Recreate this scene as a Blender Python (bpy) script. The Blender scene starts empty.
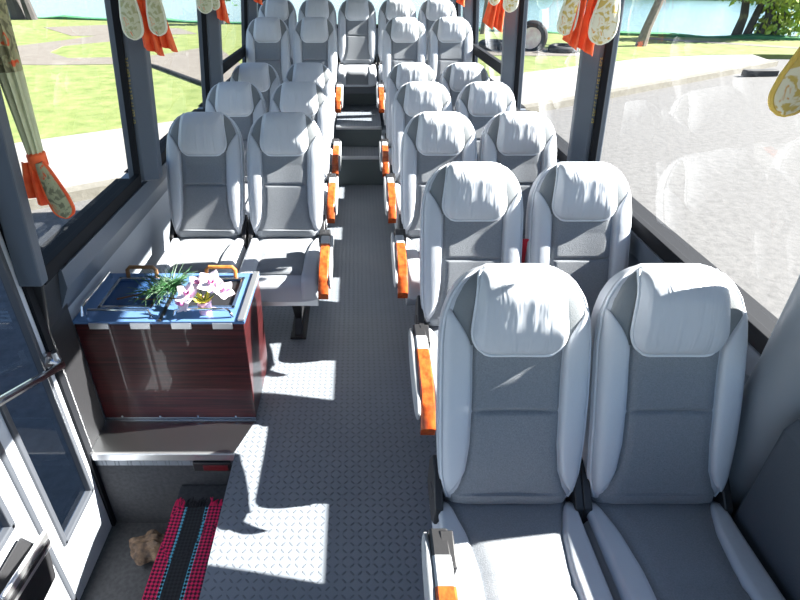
import bpy, bmesh, math, random
from math import sin, cos, pi, radians, sqrt
from mathutils import Vector, Matrix
random.seed(7)
S = bpy.context.scene
COL = S.collection

# ------------------------------------------------------------------ camera, light, exposure
cam_d = bpy.data.cameras.new('camera')
cam = bpy.data.objects.new('camera', cam_d); COL.objects.link(cam)
cam.location = (0, 0, 1.75)
cam.rotation_euler = (radians(90 - 31.8), 0, 0)
cam_d.sensor_width = 36; cam_d.lens = 540 / 800 * 36
cam_d.shift_x = 44 / 800
cam_d.clip_start = 0.02; cam_d.clip_end = 600
S.camera = cam

SUN = Vector((1.0, 0.14, 0.69)).normalized()
sun_d = bpy.data.lights.new('sun', 'SUN'); sun_d.energy = 23.0; sun_d.angle = radians(0.53)
sun_d.color = (1.0, 0.96, 0.90)
sun = bpy.data.objects.new('sun', sun_d); COL.objects.link(sun)
sun.rotation_euler = SUN.to_track_quat('Z', 'Y').to_euler()

w = bpy.data.worlds.new('sky'); S.world = w; w.use_nodes = True
nt = w.node_tree; nt.nodes.clear()
out = nt.nodes.new('ShaderNodeOutputWorld'); bg = nt.nodes.new('ShaderNodeBackground')
sky = nt.nodes.new('ShaderNodeTexSky'); sky.sky_type = 'NISHITA'; sky.sun_disc = False
sky.sun_elevation = math.asin(SUN.z); sky.sun_rotation = math.atan2(SUN.x, SUN.y)
sky.air_density = 1.0; sky.dust_density = 0.4; sky.ozone_density = 1.0
bg.inputs['Strength'].default_value = 0.20
nt.links.new(sky.outputs[0], bg.inputs['Color']); nt.links.new(bg.outputs[0], out.inputs['Surface'])

vs = S.view_settings
vs.view_transform = 'Standard'; vs.look = 'None'; vs.gamma = 1; vs.use_curve_mapping = False
vs.exposure = 0.55

# ------------------------------------------------------------------ materials
M = {}
def mat(name, col, rough=0.6, metal=0.0, spec=0.5, bump=None, noise=None, coat=0.0, sheen=0.0):
    m = bpy.data.materials.new(name); m.use_nodes = True
    n = m.node_tree.nodes; l = m.node_tree.links; b = n['Principled BSDF']
    b.inputs['Base Color'].default_value = (*col, 1); b.inputs['Roughness'].default_value = rough
    b.inputs['Metallic'].default_value = metal; b.inputs['Specular IOR Level'].default_value = spec
    b.inputs['Coat Weight'].default_value = coat; b.inputs['Sheen Weight'].default_value = sheen
    tc = n.new('ShaderNodeTexCoord')
    if bump:
        sc, st = bump
        t = n.new('ShaderNodeTexNoise'); t.inputs['Scale'].default_value = sc; t.inputs['Detail'].default_value = 4
        bp = n.new('ShaderNodeBump'); bp.inputs['Strength'].default_value = st; bp.inputs['Distance'].default_value = 0.01
        l.new(tc.outputs['Object'], t.inputs['Vector']); l.new(t.outputs['Fac'], bp.inputs['Height']); l.new(bp.outputs['Normal'], b.inputs['Normal'])
    if noise:
        sc, c2 = noise
        t = n.new('ShaderNodeTexNoise'); t.inputs['Scale'].default_value = sc; t.inputs['Detail'].default_value = 5
        r = n.new('ShaderNodeValToRGB'); r.color_ramp.elements[0].position = .35; r.color_ramp.elements[1].position = .65
        r.color_ramp.elements[0].color = (*col, 1); r.color_ramp.elements[1].color = (*c2, 1)
        l.new(tc.outputs['Object'], t.inputs['Vector']); l.new(t.outputs['Fac'], r.inputs['Fac']); l.new(r.outputs['Color'], b.inputs['Base Color'])
    M[name] = m
    return m

mat('light_vinyl', (.50, .525, .565), .5, spec=.4, bump=(60, .08))
mat('headrest_vinyl', (.50, .525, .565), .5, spec=.4)
mat('side_vinyl', (.48, .50, .54), .5, spec=.4, bump=(60, .08))
mat('grey_fabric', (.175, .19, .21), .85, bump=(350, .25), noise=(240, (.22, .235, .255)), sheen=.15)
mat('wedge_fabric', (.20, .215, .225), .8, bump=(350, .2))
mat('piping', (.62, .65, .69), .5)
mat('black_plastic', (.018, .018, .02), .45, bump=(90, .05))
mat('shell_grey', (.36, .375, .385), .45)
mat('pillar_grey', (.085, .105, .135), .5, bump=(120, .06))
mat('rubber', (.008, .009, .012), .8, spec=.2)
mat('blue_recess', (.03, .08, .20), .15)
mat('dark_lens', (.12, .008, .012), .4)
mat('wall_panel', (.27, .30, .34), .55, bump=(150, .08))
mat('shaded_wall_panel', (.115, .13, .155), .55, bump=(150, .08))  # darker wall panel: shade of the side facing off the sun, in its colour
mat('post_grey', (.20, .22, .245), .5, bump=(150, .06))
mat('dark_panel', (.07, .08, .095), .6, bump=(150, .1))
mat('ceiling_trim', (.33, .34, .36), .8)
mat('sky_reflection_steel', (.13, .25, .48), .22, metal=.35, bump=(5, .05))  # steel top with the reflected blue sky put into its base colour
mat('steel', (.62, .64, .66), .28, metal=1.0, bump=(14, .03))
mat('chrome', (.78, .79, .80), .12, metal=1.0)
mat('aluminium', (.72, .73, .74), .35, metal=.9)
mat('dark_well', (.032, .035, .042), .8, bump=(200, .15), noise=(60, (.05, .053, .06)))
mat('riser_grey', (.11, .135, .14), .55, bump=(150, .08))
mat('door_paint', (.52, .55, .60), .4)
mat('door_frame_grey', (.06, .066, .078), .45)
mat('black_pit', (.02, .02, .022), .4)
mat('orange_cloth', (.85, .09, .025), .7, noise=(20, (.95, .16, .04)), bump=(60, .2))
mat('pale_cloth', (.58, .62, .42), .8, bump=(40, .2))
mat('cloth_edge', (.80, .82, .66), .7)
mat('gold_edge', (.72, .50, .10), .6)
mat('red_strap', (.65, .02, .04), .6)
mat('brown_wrap', (.20, .13, .08), .8, noise=(30, (.05, .035, .03)), bump=(30, .5))
mat('pine_green', (.018, .085, .02), .5)
mat('pine_stem', (.10, .045, .02), .8)
mat('orchid_white', (.93, .82, .88), .5)
mat('orchid_pink', (.80, .22, .50), .5)
mat('orchid_yellow', (.72, .65, .08), .5)
mat('pot_pink', (.75, .42, .52), .5)
mat('bark', (.14, .115, .10), .9, bump=(25, .6), noise=(8, (.22, .19, .165)))
mat('bark_dark', (.045, .04, .038), .9, bump=(25, .5))
mat('leaf', (.10, .24, .03), .6, noise=(2.0, (.24, .36, .05)))
mat('leaf_yellow', (.30, .36, .04), .6, noise=(2.0, (.14, .26, .03)))
mat('leaf_orange', (.50, .30, .05), .6, noise=(2.0, (.3, .38, .06)))
mat('leaf_dark', (.03, .09, .03), .6, noise=(1.0, (.06, .16, .04)))
mat('tyre', (.02, .02, .022), .8)
mat('tyre_face', (.62, .45, .43), .7, noise=(6, (.75, .68, .60)))
mat('yellow_paint', (.70, .55, .10), .5)
mat('handle_bronze', (.22, .11, .04), .35)
mat('exterior_paint', (.75, .76, .77), .35)

def pine_like(): pass

# soft upright creases in the headrest covers
_n = M['headrest_vinyl'].node_tree.nodes; _l = M['headrest_vinyl'].node_tree.links
_tc = _n.new('ShaderNodeTexCoord'); _mp = _n.new('ShaderNodeMapping'); _mp.inputs['Scale'].default_value = (24, 9, 5)
_t = _n.new('ShaderNodeTexNoise'); _t.inputs['Scale'].default_value = 1; _t.inputs['Detail'].default_value = 2; _t.inputs['Distortion'].default_value = .4
_b = _n.new('ShaderNodeBump'); _b.inputs['Strength'].default_value = .55; _b.inputs['Distance'].default_value = .02
_l.new(_tc.outputs['Object'], _mp.inputs[0]); _l.new(_mp.outputs[0], _t.inputs['Vector']); _l.new(_t.outputs['Fac'], _b.inputs['Height']); _l.new(_b.outputs[0], _n['Principled BSDF'].inputs['Normal'])

# lit-through glass: clear pane with a grazing reflection
def glass(name, tint, base=.035, k=.7):
    m = bpy.data.materials.new(name); m.use_nodes = True
    n = m.node_tree.nodes; l = m.node_tree.links; n.clear()
    o = n.new('ShaderNodeOutputMaterial'); mx = n.new('ShaderNodeMixShader')
    t = n.new('ShaderNodeBsdfTransparent'); t.inputs[0].default_value = (*tint, 1)
    g = n.new('ShaderNodeBsdfGlossy'); g.inputs['Roughness'].default_value = 0.02
    lw = n.new('ShaderNodeLayerWeight'); lw.inputs['Blend'].default_value = .5
    p = n.new('ShaderNodeMath'); p.operation = 'POWER'; p.inputs[1].default_value = 5
    a = n.new('ShaderNodeMath'); a.operation = 'MULTIPLY_ADD'; a.inputs[1].default_value = k; a.inputs[2].default_value = base
    l.new(lw.outputs['Facing'], p.inputs[0]); l.new(p.outputs[0], a.inputs[0]); l.new(a.outputs[0], mx.inputs[0])
    l.new(t.outputs[0], mx.inputs[1]); l.new(g.outputs[0], mx.inputs[2]); l.new(mx.outputs[0], o.inputs['Surface'])
    M[name] = m
glass('pane_glass', (.95, .97, .97))
glass('door_glass', (.62, .72, .86))

# wood: stretched noise grain
def wood(name, c1, c2, scale, rough, coat):
    m = mat(name, c1, rough, coat=coat, spec=.3); n = m.node_tree.nodes; l = m.node_tree.links; b = n['Principled BSDF']
    tc = n.new('ShaderNodeTexCoord'); mp = n.new('ShaderNodeMapping'); mp.inputs['Scale'].default_value = scale
    t = n.new('ShaderNodeTexNoise'); t.inputs['Scale'].default_value = 1; t.inputs['Detail'].default_value = 6; t.inputs['Roughness'].default_value = .65
    r = n.new('ShaderNodeValToRGB'); r.color_ramp.elements[0].position = .36; r.color_ramp.elements[1].position = .66
    r.color_ramp.elements[0].color = (*c1, 1); r.color_ramp.elements[1].color = (*c2, 1)
    l.new(tc.outputs['Object'], mp.inputs[0]); l.new(mp.outputs[0], t.inputs['Vector']); l.new(t.outputs['Fac'], r.inputs[0]); l.new(r.outputs[0], b.inputs['Base Color'])
wood('cabinet_wood', (.018, .006, .007), (.075, .014, .015), (2.5, 4, 95), .30, .35)
wood('armrest_wood', (.34, .045, .010), (.62, .135, .025), (40, 25, 40), .3, .6)
wood('handle_wood', (.40, .13, .03), (.60, .24, .06), (60, 20, 20), .35, .4)

# diamond tread plate
def plate():
    m = bpy.data.materials.new('tread_plate'); m.use_nodes = True
    n = m.node_tree.nodes; l = m.node_tree.links; b = n['Principled BSDF']
    def math_(op, a=None, b_=None, c=None):
        x = n.new('ShaderNodeMath'); x.operation = op
        for i, v in enumerate((a, b_, c)):
            if v is None: continue
            if isinstance(v, (int, float)): x.inputs[i].default_value = v
            else: l.new(v, x.inputs[i])
        return x.outputs[0]
    tc = n.new('ShaderNodeTexCoord'); sp = n.new('ShaderNodeSeparateXYZ'); l.new(tc.outputs['Object'], sp.inputs[0])
    P = 0.027
    u = math_('DIVIDE', sp.outputs[0], P); v = math_('DIVIDE', sp.outputs[1], P)
    fu = math_('SUBTRACT', math_('FRACT', u), .5); fv = math_('SUBTRACT', math_('FRACT', v), .5)
    par = math_('MODULO', math_('ABSOLUTE', math_('ADD', math_('FLOOR', u), math_('FLOOR', v))), 2)
    par = math_('ROUND', par)
    sg = math_('MULTIPLY_ADD', par, 2.0, -1.0)
    fu2 = math_('MULTIPLY', fu, sg)
    a = math_('MULTIPLY', math_('ADD', fu2, fv), .7071); c = math_('MULTIPLY', math_('SUBTRACT', fu2, fv), .7071)
    e = math_('ADD', math_('POWER', math_('DIVIDE', math_('ABSOLUTE', a), .40), 2), math_('POWER', math_('DIVIDE', math_('ABSOLUTE', c), .13), 2))
    h = math_('SUBTRACT', 1, e); h = math_('MAXIMUM', h, 0); h = math_('MINIMUM', math_('MULTIPLY', h, 2.2), 1)
    bp = n.new('ShaderNodeBump'); bp.inputs['Strength'].default_value = .9; bp.inputs['Distance'].default_value = .004
    l.new(h, bp.inputs['Height']); l.new(bp.outputs[0], b.inputs['Normal'])
    t = n.new('ShaderNodeTexNoise'); t.inputs['Scale'].default_value = 6; t.inputs['Detail'].default_value = 5
    l.new(tc.outputs['Object'], t.inputs['Vector'])
    r = n.new('ShaderNodeValToRGB'); r.color_ramp.elements[0].color = (.20, .225, .26, 1); r.color_ramp.elements[1].color = (.26, .285, .32, 1)
    l.new(t.outputs['Fac'], r.inputs[0])
    mx = n.new('ShaderNodeMix'); mx.data_type = 'RGBA'; l.new(math_('MULTIPLY', h, .55), mx.inputs['Factor'])
    l.new(r.outputs[0], mx.inputs['A']); mx.inputs['B'].default_value = (.10, .115, .135, 1)
    l.new(mx.outputs['Result'], b.inputs['Base Color'])
    b.inputs['Roughness'].default_value = .42; b.inputs['Metallic'].default_value = .15
    M['tread_plate'] = m
plate()

# floral curtain cloth
def floral(name, base, blot, blot2):
    m = mat(name, base, .8, bump=(40, .15)); n = m.node_tree.nodes; l = m.node_tree.links; b = n['Principled BSDF']
    tc = n.new('ShaderNodeTexCoord'); t = n.new('ShaderNodeTexNoise'); t.inputs['Scale'].default_value = 22; t.inputs['Detail'].default_value = 3; t.inputs['Distortion'].default_value = 1.5
    r = n.new('ShaderNodeValToRGB'); e = r.color_ramp.elements
    e[0].position = .40; e[0].color = (*blot2, 1); e[1].position = .46; e[1].color = (*base, 1)
    x = e.new(.57); x.color = (*base, 1); x = e.new(.62); x.color = (*blot, 1)
    l.new(tc.outputs['Object'], t.inputs['Vector']); l.new(t.outputs['Fac'], r.inputs[0]); l.new(r.outputs[0], b.inputs['Base Color'])
floral('floral_cloth', (.62, .62, .42), (.78, .20, .07), (.42, .42, .22))
floral('floral_olive', (.42, .42, .25), (.75, .12, .04), (.20, .20, .12))
floral('floral_gold', (.80, .76, .58), (.70, .36, .06), (.62, .46, .12))

# woven rug: stripes across the width, dotted weave
def rugmat():
    m = bpy.data.materials.new('rug_weave'); m.use_nodes = True
    n = m.node_tree.nodes; l = m.node_tree.links; b = n['Principled BSDF']; b.inputs['Roughness'].default_value = .95
    tc = n.new('ShaderNodeTexCoord'); sp = n.new('ShaderNodeSeparateXYZ'); l.new(tc.outputs['Object'], sp.inputs[0])
    mr = n.new('ShaderNodeMapRange'); mr.inputs['From Min'].default_value = -.12; mr.inputs['From Max'].default_value = .12
    l.new(sp.outputs[0], mr.inputs['Value'])
    def ramp(stops):
        r = n.new('ShaderNodeValToRGB'); r.color_ramp.interpolation = 'CONSTANT'; e = r.color_ramp.elements
        e[0].position = 0; e[0].color = (*stops[0][1], 1); e[1].position = stops[1][0]; e[1].color = (*stops[1][1], 1)
        for p_, c_ in stops[2:]:
            x = e.new(p_); x.color = (*c_, 1)
        l.new(mr.outputs[0], r.inputs[0]); return r.outputs[0]
    pk, bk, cy = (.75, .02, .12), (.012, .012, .016), (.10, .45, .62)
    A = ramp([(0, pk), (.20, cy), (.25, bk), (.56, cy), (.62, pk)])
    B = ramp([(0, (.06, .01, .03)), (.20, bk), (.25, (.02, .025, .03)), (.56, bk), (.62, (.06, .01, .03))])
    ck = n.new('ShaderNodeTexChecker'); ck.inputs['Scale'].default_value = 95
    mp = n.new('ShaderNodeMapping'); mp.inputs['Rotation'].default_value = (0, 0, radians(45)); l.new(tc.outputs['Object'], mp.inputs[0]); l.new(mp.outputs[0], ck.inputs['Vector'])
    mx = n.new('ShaderNodeMix'); mx.data_type = 'RGBA'; l.new(ck.outputs['Fac'], mx.inputs['Factor']); l.new(A, mx.inputs['A']); l.new(B, mx.inputs['B'])
    l.new(mx.outputs['Result'], b.inputs['Base Color'])
    bp = n.new('ShaderNodeBump'); bp.inputs['Distance'].default_value = .004; bp.inputs['Strength'].default_value = .6
    l.new(ck.outputs['Fac'], bp.inputs['Height']); l.new(bp.outputs[0], b.inputs['Normal'])
    M['rug_weave'] = m
rugmat()
mat('rug_pink', (.75, .02, .12), .95); mat('rug_black', (.012, .012, .016), .95)

# outdoor grounds
def ground(name, c1, c2, scale, rough=.9, bump=.3, c3=None):
    m = mat(name, c1, rough, spec=.2); n = m.node_tree.nodes; l = m.node_tree.links; b = n['Principled BSDF']
    tc = n.new('ShaderNodeTexCoord')
    t = n.new('ShaderNodeTexNoise'); t.inputs['Scale'].default_value = scale; t.inputs['Detail'].default_value = 8; t.inputs['Roughness'].default_value = .7
    r = n.new('ShaderNodeValToRGB'); r.color_ramp.elements[0].position = .3; r.color_ramp.elements[1].position = .7
    r.color_ramp.elements[0].color = (*c1, 1); r.color_ramp.elements[1].color = (*c2, 1)
    if c3:
        x = r.color_ramp.elements.new(.5); x.color = (*c3, 1)
    bp = n.new('ShaderNodeBump'); bp.inputs['Strength'].default_value = bump; bp.inputs['Distance'].default_value = .05
    l.new(tc.outputs['Object'], t.inputs['Vector']); l.new(t.outputs['Fac'], r.inputs[0]); l.new(r.outputs[0], b.inputs['Base Color'])
    l.new(t.outputs['Fac'], bp.inputs['Height']); l.new(bp.outputs[0], b.inputs['Normal'])
ground('asphalt', (.085, .083, .082), (.135, .131, .128), 9, c3=(.113, .11, .108))
ground('concrete', (.21, .20, .185), (.25, .24, .22), 3, bump=.1)
ground('kerb_stone', (.13, .12, .10), (.18, .17, .145), 6)
ground('lawn_grass', (.085, .12, .03), (.20, .21, .085), 2.2, bump=.6, c3=(.14, .17, .055))
ground('dirt_path', (.12, .105, .09), (.16, .145, .125), 3)
ground('bank', (.02, .10, .06), (.06, .2, .08), 3)
def water():
    m = mat('lake_water', (.10, .17, .19), .16, spec=.6); n = m.node_tree.nodes; l = m.node_tree.links; b = n['Principled BSDF']
    tc = n.new('ShaderNodeTexCoord'); mp = n.new('ShaderNodeMapping'); mp.inputs['Scale'].default_value = (.7, 2.2, 1)
    t = n.new('ShaderNodeTexNoise'); t.inputs['Scale'].default_value = 1.2; t.inputs['Detail'].default_value = 5
    bp = n.new('ShaderNodeBump'); bp.inputs['Strength'].default_value = .5; bp.inputs['Distance'].default_value = .15
    l.new(tc.outputs['Object'], mp.inputs[0]); l.new(mp.outputs[0], t.inputs['Vector']); l.new(t.outputs['Fac'], bp.inputs['Height']); l.new(bp.outputs[0], b.inputs['Normal'])
water()

# ------------------------------------------------------------------ mesh helpers
def obj(name, bm, m, parent=None, smooth=True, loc=(0, 0, 0), bevel=0, angle=35):
    bmesh.ops.recalc_face_normals(bm, faces=bm.faces)
    me = bpy.data.meshes.new(name); bm.to_mesh(me); bm.free()
    me.materials.append(M[m])
    if smooth:
        me.polygons.foreach_set('use_smooth', [True] * len(me.polygons))
        me.set_sharp_from_angle(angle=radians(angle))
    o = bpy.data.objects.new(name, me); COL.objects.link(o); o.location = loc
    if parent: o.parent = parent
    if bevel:
        b = o.modifiers.new('bevel', 'BEVEL'); b.width = bevel; b.segments = 2; b.limit_method = 'ANGLE'
    return o
def thing(name, label, cat, loc=(0, 0, 0), rz=0, group=None):
    o = bpy.data.objects.new(name, None); COL.objects.link(o); o.empty_display_size = .1
    o.location = loc; o.rotation_euler = (0, 0, rz)
    return tag(o, label, cat, group)
def tag(o, label, cat, group=None, kind=None):
    o['label'] = label; o['category'] = cat
    if group: o['group'] = group
    if kind: o['kind'] = kind
    return o
def struct(name, bm, m, parent=None, **k):
    o = obj(name, bm, m, parent, **k)
    if not parent: o['kind'] = 'structure'
    return o
CH = {}
def copy_tree(o, parent=None):
    c = o.copy(); COL.objects.link(c)
    if parent: c.parent = parent
    for ch in [x for x in COL.objects if x.parent == o]: copy_tree(ch, c)
    return c
def B(): return bmesh.new()
def box(bm, x0, x1, y0, y1, z0, z1, mtx=None):
    v = [bm.verts.new((x, y, z)) for z in (z0, z1) for y in (y0, y1) for x in (x0, x1)]
    for f in ((0, 2, 3, 1), (4, 5, 7, 6), (0, 1, 5, 4), (2, 6, 7, 3), (0, 4, 6, 2), (1, 3, 7, 5)): bm.faces.new([v[i] for i in f])
    if mtx:
        for q in v: q.co = mtx @ q.co
    return v
def loft(bm, rings, cap=True, closed=True):
    vr = [[bm.verts.new(p) for p in r] for r in rings]
    for a, b in zip(vr, vr[1:]):
        n = len(a)
        for i in range(n if closed else n - 1):
            j = (i + 1) % n
            bm.faces.new((a[i], a[j], b[j], b[i]))
    if cap:
        bm.faces.new(vr[0][::-1]); bm.faces.new(vr[-1])
    return vr
def tube(bm, pts, r, n=8, closed=False):
    pts = [Vector(p) for p in pts]; rings = []
    N = len(pts)
    up = Vector((0, 0, 1)); prev = None
    for i, p in enumerate(pts):
        if closed: t = pts[(i + 1) % N] - pts[i - 1]
        else: t = pts[min(i + 1, N - 1)] - pts[max(i - 1, 0)]
        t.normalize()
        if prev is None:
            a = t.cross(up)
            if a.length < .1: a = t.cross(Vector((1, 0, 0)))
        else: a = prev - t * prev.dot(t)
        a.normalize(); prev = a; b = t.cross(a)
        rr = r[i] if isinstance(r, (list, tuple)) else r
        rings.append([p + (a * cos(2 * pi * k / n) + b * sin(2 * pi * k / n)) * rr for k in range(n)])
    if closed:
        vr = [[bm.verts.new(q) for q in ring] for ring in rings]
        for i in range(N):
            a, b = vr[i], vr[(i + 1) % N]
            for k in range(n): bm.faces.new((a[k], a[(k + 1) % n], b[(k + 1) % n], b[k]))
    else: loft(bm, rings)
def prism(bm, poly, axis, a, b):
    """polygon in the two other axes extruded along axis from a to b"""
    def P(p, t):
        return (t, p[0], p[1]) if axis == 'x' else (p[0], t, p[1]) if axis == 'y' else (p[0], p[1], t)
    v0 = [bm.verts.new(P(p, a)) for p in poly]; v1 = [bm.verts.new(P(p, b)) for p in poly]
    n = len(poly)
    for i in range(n): bm.faces.new((v0[i], v0[(i + 1) % n], v1[(i + 1) % n], v1[i]))
    bm.faces.new(v0[::-1]); bm.faces.new(v1)
def lerp_tab(tab, x):
    if x <= tab[0][0]: return tab[0][1]
    for (a, b), (c, d) in zip(tab, tab[1:]):
        if x <= c: return b + (d - b) * (x - a) / (c - a)
    return tab[-1][1]

# ------------------------------------------------------------------ the bus shell (structure)
XL, XR = -1.14, 1.18          # inside of the lower walls
def wx(side, z):              # inside face of the leaning window band
    return (-1.085 + .085 * (z - .84)) if side < 0 else (1.16 - .085 * (z - .84))
YF, YB = -1.0, 7.0
ZS, ZT, ZR = .84, 1.97, 2.12

# floor: front platform beside the stair well, main floor, steps at the back
bm = B()
box(bm, -.51, 1.22, YF, 1.6, -.08, 0)
box(bm, XL - .02, 1.22, 1.6, 5.2, -.08, 0)
box(bm, XL - .02, -.51, YF, .28, -.08, 0)
struct('floor', bm, 'tread_plate', smooth=False)
bm = B(); box(bm, XL, XR, 4.87, 6.9, 0.0, .26); fl = struct('floor_step', bm, 'tread_plate', smooth=False)
bm = B(); box(bm, -.19, .245, 5.22, 6.9, .26, .44); struct('floor_step', bm, 'tread_plate', smooth=False)
bm = B(); box(bm, XL, XR, 6.19, 6.9, .26, .60); struct('floor_step', bm, 'tread_plate', smooth=False)
# risers' dark faces and bright nosings
for i, (y, z0, z1, xa, xb) in enumerate(((4.87, 0, .255, -.6, .62), (5.22, .26, .435, -.19, .245), (6.19, .44, .595, -.6, .62))):
    bm = B(); box(bm, xa, xb, y - .006, y - .001, z0 + .002, z1 - .012); struct('trim_%d' % (1 + 2 * i), bm, 'riser_grey', smooth=False)
    bm = B(); box(bm, xa, xb, y - .012, y + .028, z1 - .012, z1 + .012); struct('trim_%d' % (2 + 2 * i), bm, 'aluminium', bevel=.003)

# stair well
bm = B()
box(bm, XL - .03, -.51, .26, 1.62, -.53, -.47)
box(bm, XL - .03, -.515, 1.6, 1.64, -.47, -.081)
box(bm, XL - .03, -.515, .26, .28, -.47, -.08)
box(bm, -.515, -.49, .26, 1.62, -.53, -.081)
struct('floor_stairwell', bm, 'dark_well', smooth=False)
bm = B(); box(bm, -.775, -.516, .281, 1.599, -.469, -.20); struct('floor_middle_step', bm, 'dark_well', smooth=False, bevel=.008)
# steel tread plate in front of the cabinet with a bright nosing
bm = B(); prism(bm, [(XL, 1.6), (-.512, 1.6), (-.45, 1.79), (XL, 1.79)], 'z', .0005, .004); struct('floor_threshold', bm, 'steel', smooth=False)
bm = B(); box(bm, XL, -.512, 1.585, 1.60, -.035, .006); struct('trim_7', bm, 'aluminium', bevel=.004)

# side walls: lower panel with a sloping ledge up to the window rubber, header above
def side_wall(side, y0, y1, bm):
    s = side
    xi = XL if s < 0 else XR
    xs = wx(s, ZS)
    prof = [(xi, -.10), (xi, .60), (xi + s * -.0, .62), (xs + s * -.0 + (0.012 * s), .74), (xs, ZS), (xs + .10 * s, ZS), (xi + .06 * s, .6), (xi + .06 * s, -.10)]
    prism(bm, prof, 'y', y0, y1)
    xt = wx(s, ZT); xr = wx(s, ZR)
    prism(bm, [(xt, ZT), (xt + .06 * s, ZT), (xr + .06 * s, ZR + .05), (xr - .1 * s, ZR + .05), (xt - .03 * s, ZT + .05)], 'y', y0, y1)
bm = B(); side_wall(-1, 1.62, YB, bm); side_wall(-1, YF, .28, bm)
prism(bm, [(wx(-1, ZT), ZT), (wx(-1, ZT) - .06, ZT), (wx(-1, ZR) - .06, ZR + .05), (wx(-1, ZR) + .1, ZR + .05)], 'y', .28, 1.62)
struct('wall_left', bm, 'wall_panel', smooth=False)
bm = B(); side_wall(1, YF, YB, bm); struct('wall_right', bm, 'shaded_wall_panel', smooth=False)
# dark ledge strip along the walls below the windows
for s, nm, y0 in ((-1, 'trim_8', 1.72), (1, 'trim_9', YF)):
    bm = B(); xs = wx(s, ZS); xi = XL if s < 0 else XR
    prism(bm, [(xi - .004 * s, .60), (xs - .018 * s, .735), (xs - .018 * s, ZS - .03), (xs + .01 * s, ZS - .03), (xi + .002 * s, .60)], 'y', y0, YB - .05)
    struct(nm, bm, 'pillar_grey', smooth=False)
# rear wall and front wall
bm = B(); box(bm, XL, XR, YB - .06, YB, -.1, 1.13); box(bm, -1.0, 1.06, YB - .06, YB, ZT - .02, ZR + .04)
struct('wall_back', bm, 'wall_panel', smooth=False)
bm = B(); box(bm, XL - .03, XR + .03, YF - .06, YF, -.5, .8); box(bm, -1.06, 1.12, YF - .06, YF, ZT, ZR + .04)
struct('wall_front', bm, 'dark_panel', smooth=False)
# ceiling: shallow vaulted roof slab
bm = B(); prof = []
for k in range(13):
    a = k / 12; prof.append((-1.08 + 2.22 * a, ZR + .02 + .07 * sin(pi * a)))
prof2 = [(x, z + .05) for x, z in reversed(prof)]
prism(bm, prof + prof2, 'y', YF - .05, YB + .02); struct('ceiling', bm, 'ceiling_trim', smooth=False)

# pillars
def pillar(side, y0, y1, n, depth=.095):
    s = side
    bm = B()
    rings = []
    for z in (ZS - .01, ZT + .03):
        x = wx(s, z); ym = (y0 + y1) / 2
        rings.append([(x + .05 * s, y0, z), (x - .03 * s, y0, z), (x - depth * s, y0 + .025, z), (x - depth * s, y1 - .01, z), (x - .03 * s, y1, z), (x + .05 * s, y1, z)])
    loft(bm, rings); return struct('trim_%d' % n, bm, 'pillar_grey', smooth=False, bevel=.006)
PL = [(2.61, 2.71), (4.14, 4.24), (5.78, 5.88)]
PR = [(2.615, 2.69), (4.10, 4.19), (5.76, 5.86)]
tn = 10
pl_objs = {}
for y0, y1 in PL: pl_objs[('L', y0)] = pillar(-1, y0, y1, tn); tn += 1
for y0, y1 in PR: pl_objs[('R', y0)] = pillar(1, y0, y1, tn); tn += 1
pillar(-1, 1.565, 1.615, tn, .0305); tn += 1
pillar(-1, 6.80, 6.99, tn); tn += 1
pillar(1, 6.80, 6.99, tn); tn += 1
pillar(-1, YF, -.85, tn); tn += 1
pillar(1, YF, -.85, tn); tn += 1
# broad rounded post beside the front window seat
bm = B(); rings = []
for z, y0, y1, o in ((0.0, .98, 1.25, .12), (.5, .98, 1.22, .11), (.84, .99, 1.2, .10), (1.1, 1.0, 1.18, .09), (ZT + .03, 1.0, 1.17, .09)):
    x = wx(1, max(z, ZS)) if z >= ZS else XR - .02
    rings.append([(x + .05, y0, z)] + [(x + .0 - o * sin(pi * k / 8) ** .7, y0 + (y1 - y0) * k / 8, z) for k in range(9)] + [(x + .05, y1, z)])
loft(bm, rings); struct('trim_%d' % tn, bm, 'post_grey'); tn += 1
bm = B(); prism(bm, [(XL + .002, .002), (-1.122, .002), (-1.118, .62), (-1.075, .84), (-1.10, .845), (XL - .02, .8)], 'y', 1.612, 1.772); struct('trim_%d' % tn, bm, 'black_plastic', smooth=False, bevel=.008); tn += 1
# dark console with a flat top at the driver's end of the wall
bm = B(); prism(bm, [(XR + .01, 0), (1.06, 0), (1.06, .77), (1.085, .815), (XR - .03, .82)], 'y', -.3, .975); struct('wall_ledge', bm, 'dark_panel', smooth=False, bevel=.012)
# yellow safety lettering down two pillars (too small to read in the photograph)
for s, y in ((-1, 2.61), (1, 2.615)):
    bm = B(); random.seed(3)
    z = 1.40
    while z > 1.12:
        hgt = random.choice((.007, .009, .011)); x0 = wx(s, z) - s * .016 - .006
        box(bm, x0, x0 + .010, y - .0012, y + .0002, z - hgt, z - hgt + .002)
        box(bm, x0, x0 + .002, y - .0012, y + .0002, z - hgt, z)
        if random.random() < .6: box(bm, x0 + .008, x0 + .010, y - .0012, y + .0002, z - hgt, z)
        z -= hgt + random.choice((.004, .004, .010))
    struct('lettering', bm, 'yellow_paint', parent=pl_objs[('L', y)] if s < 0 else pl_objs[('R', y)], smooth=False)

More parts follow.
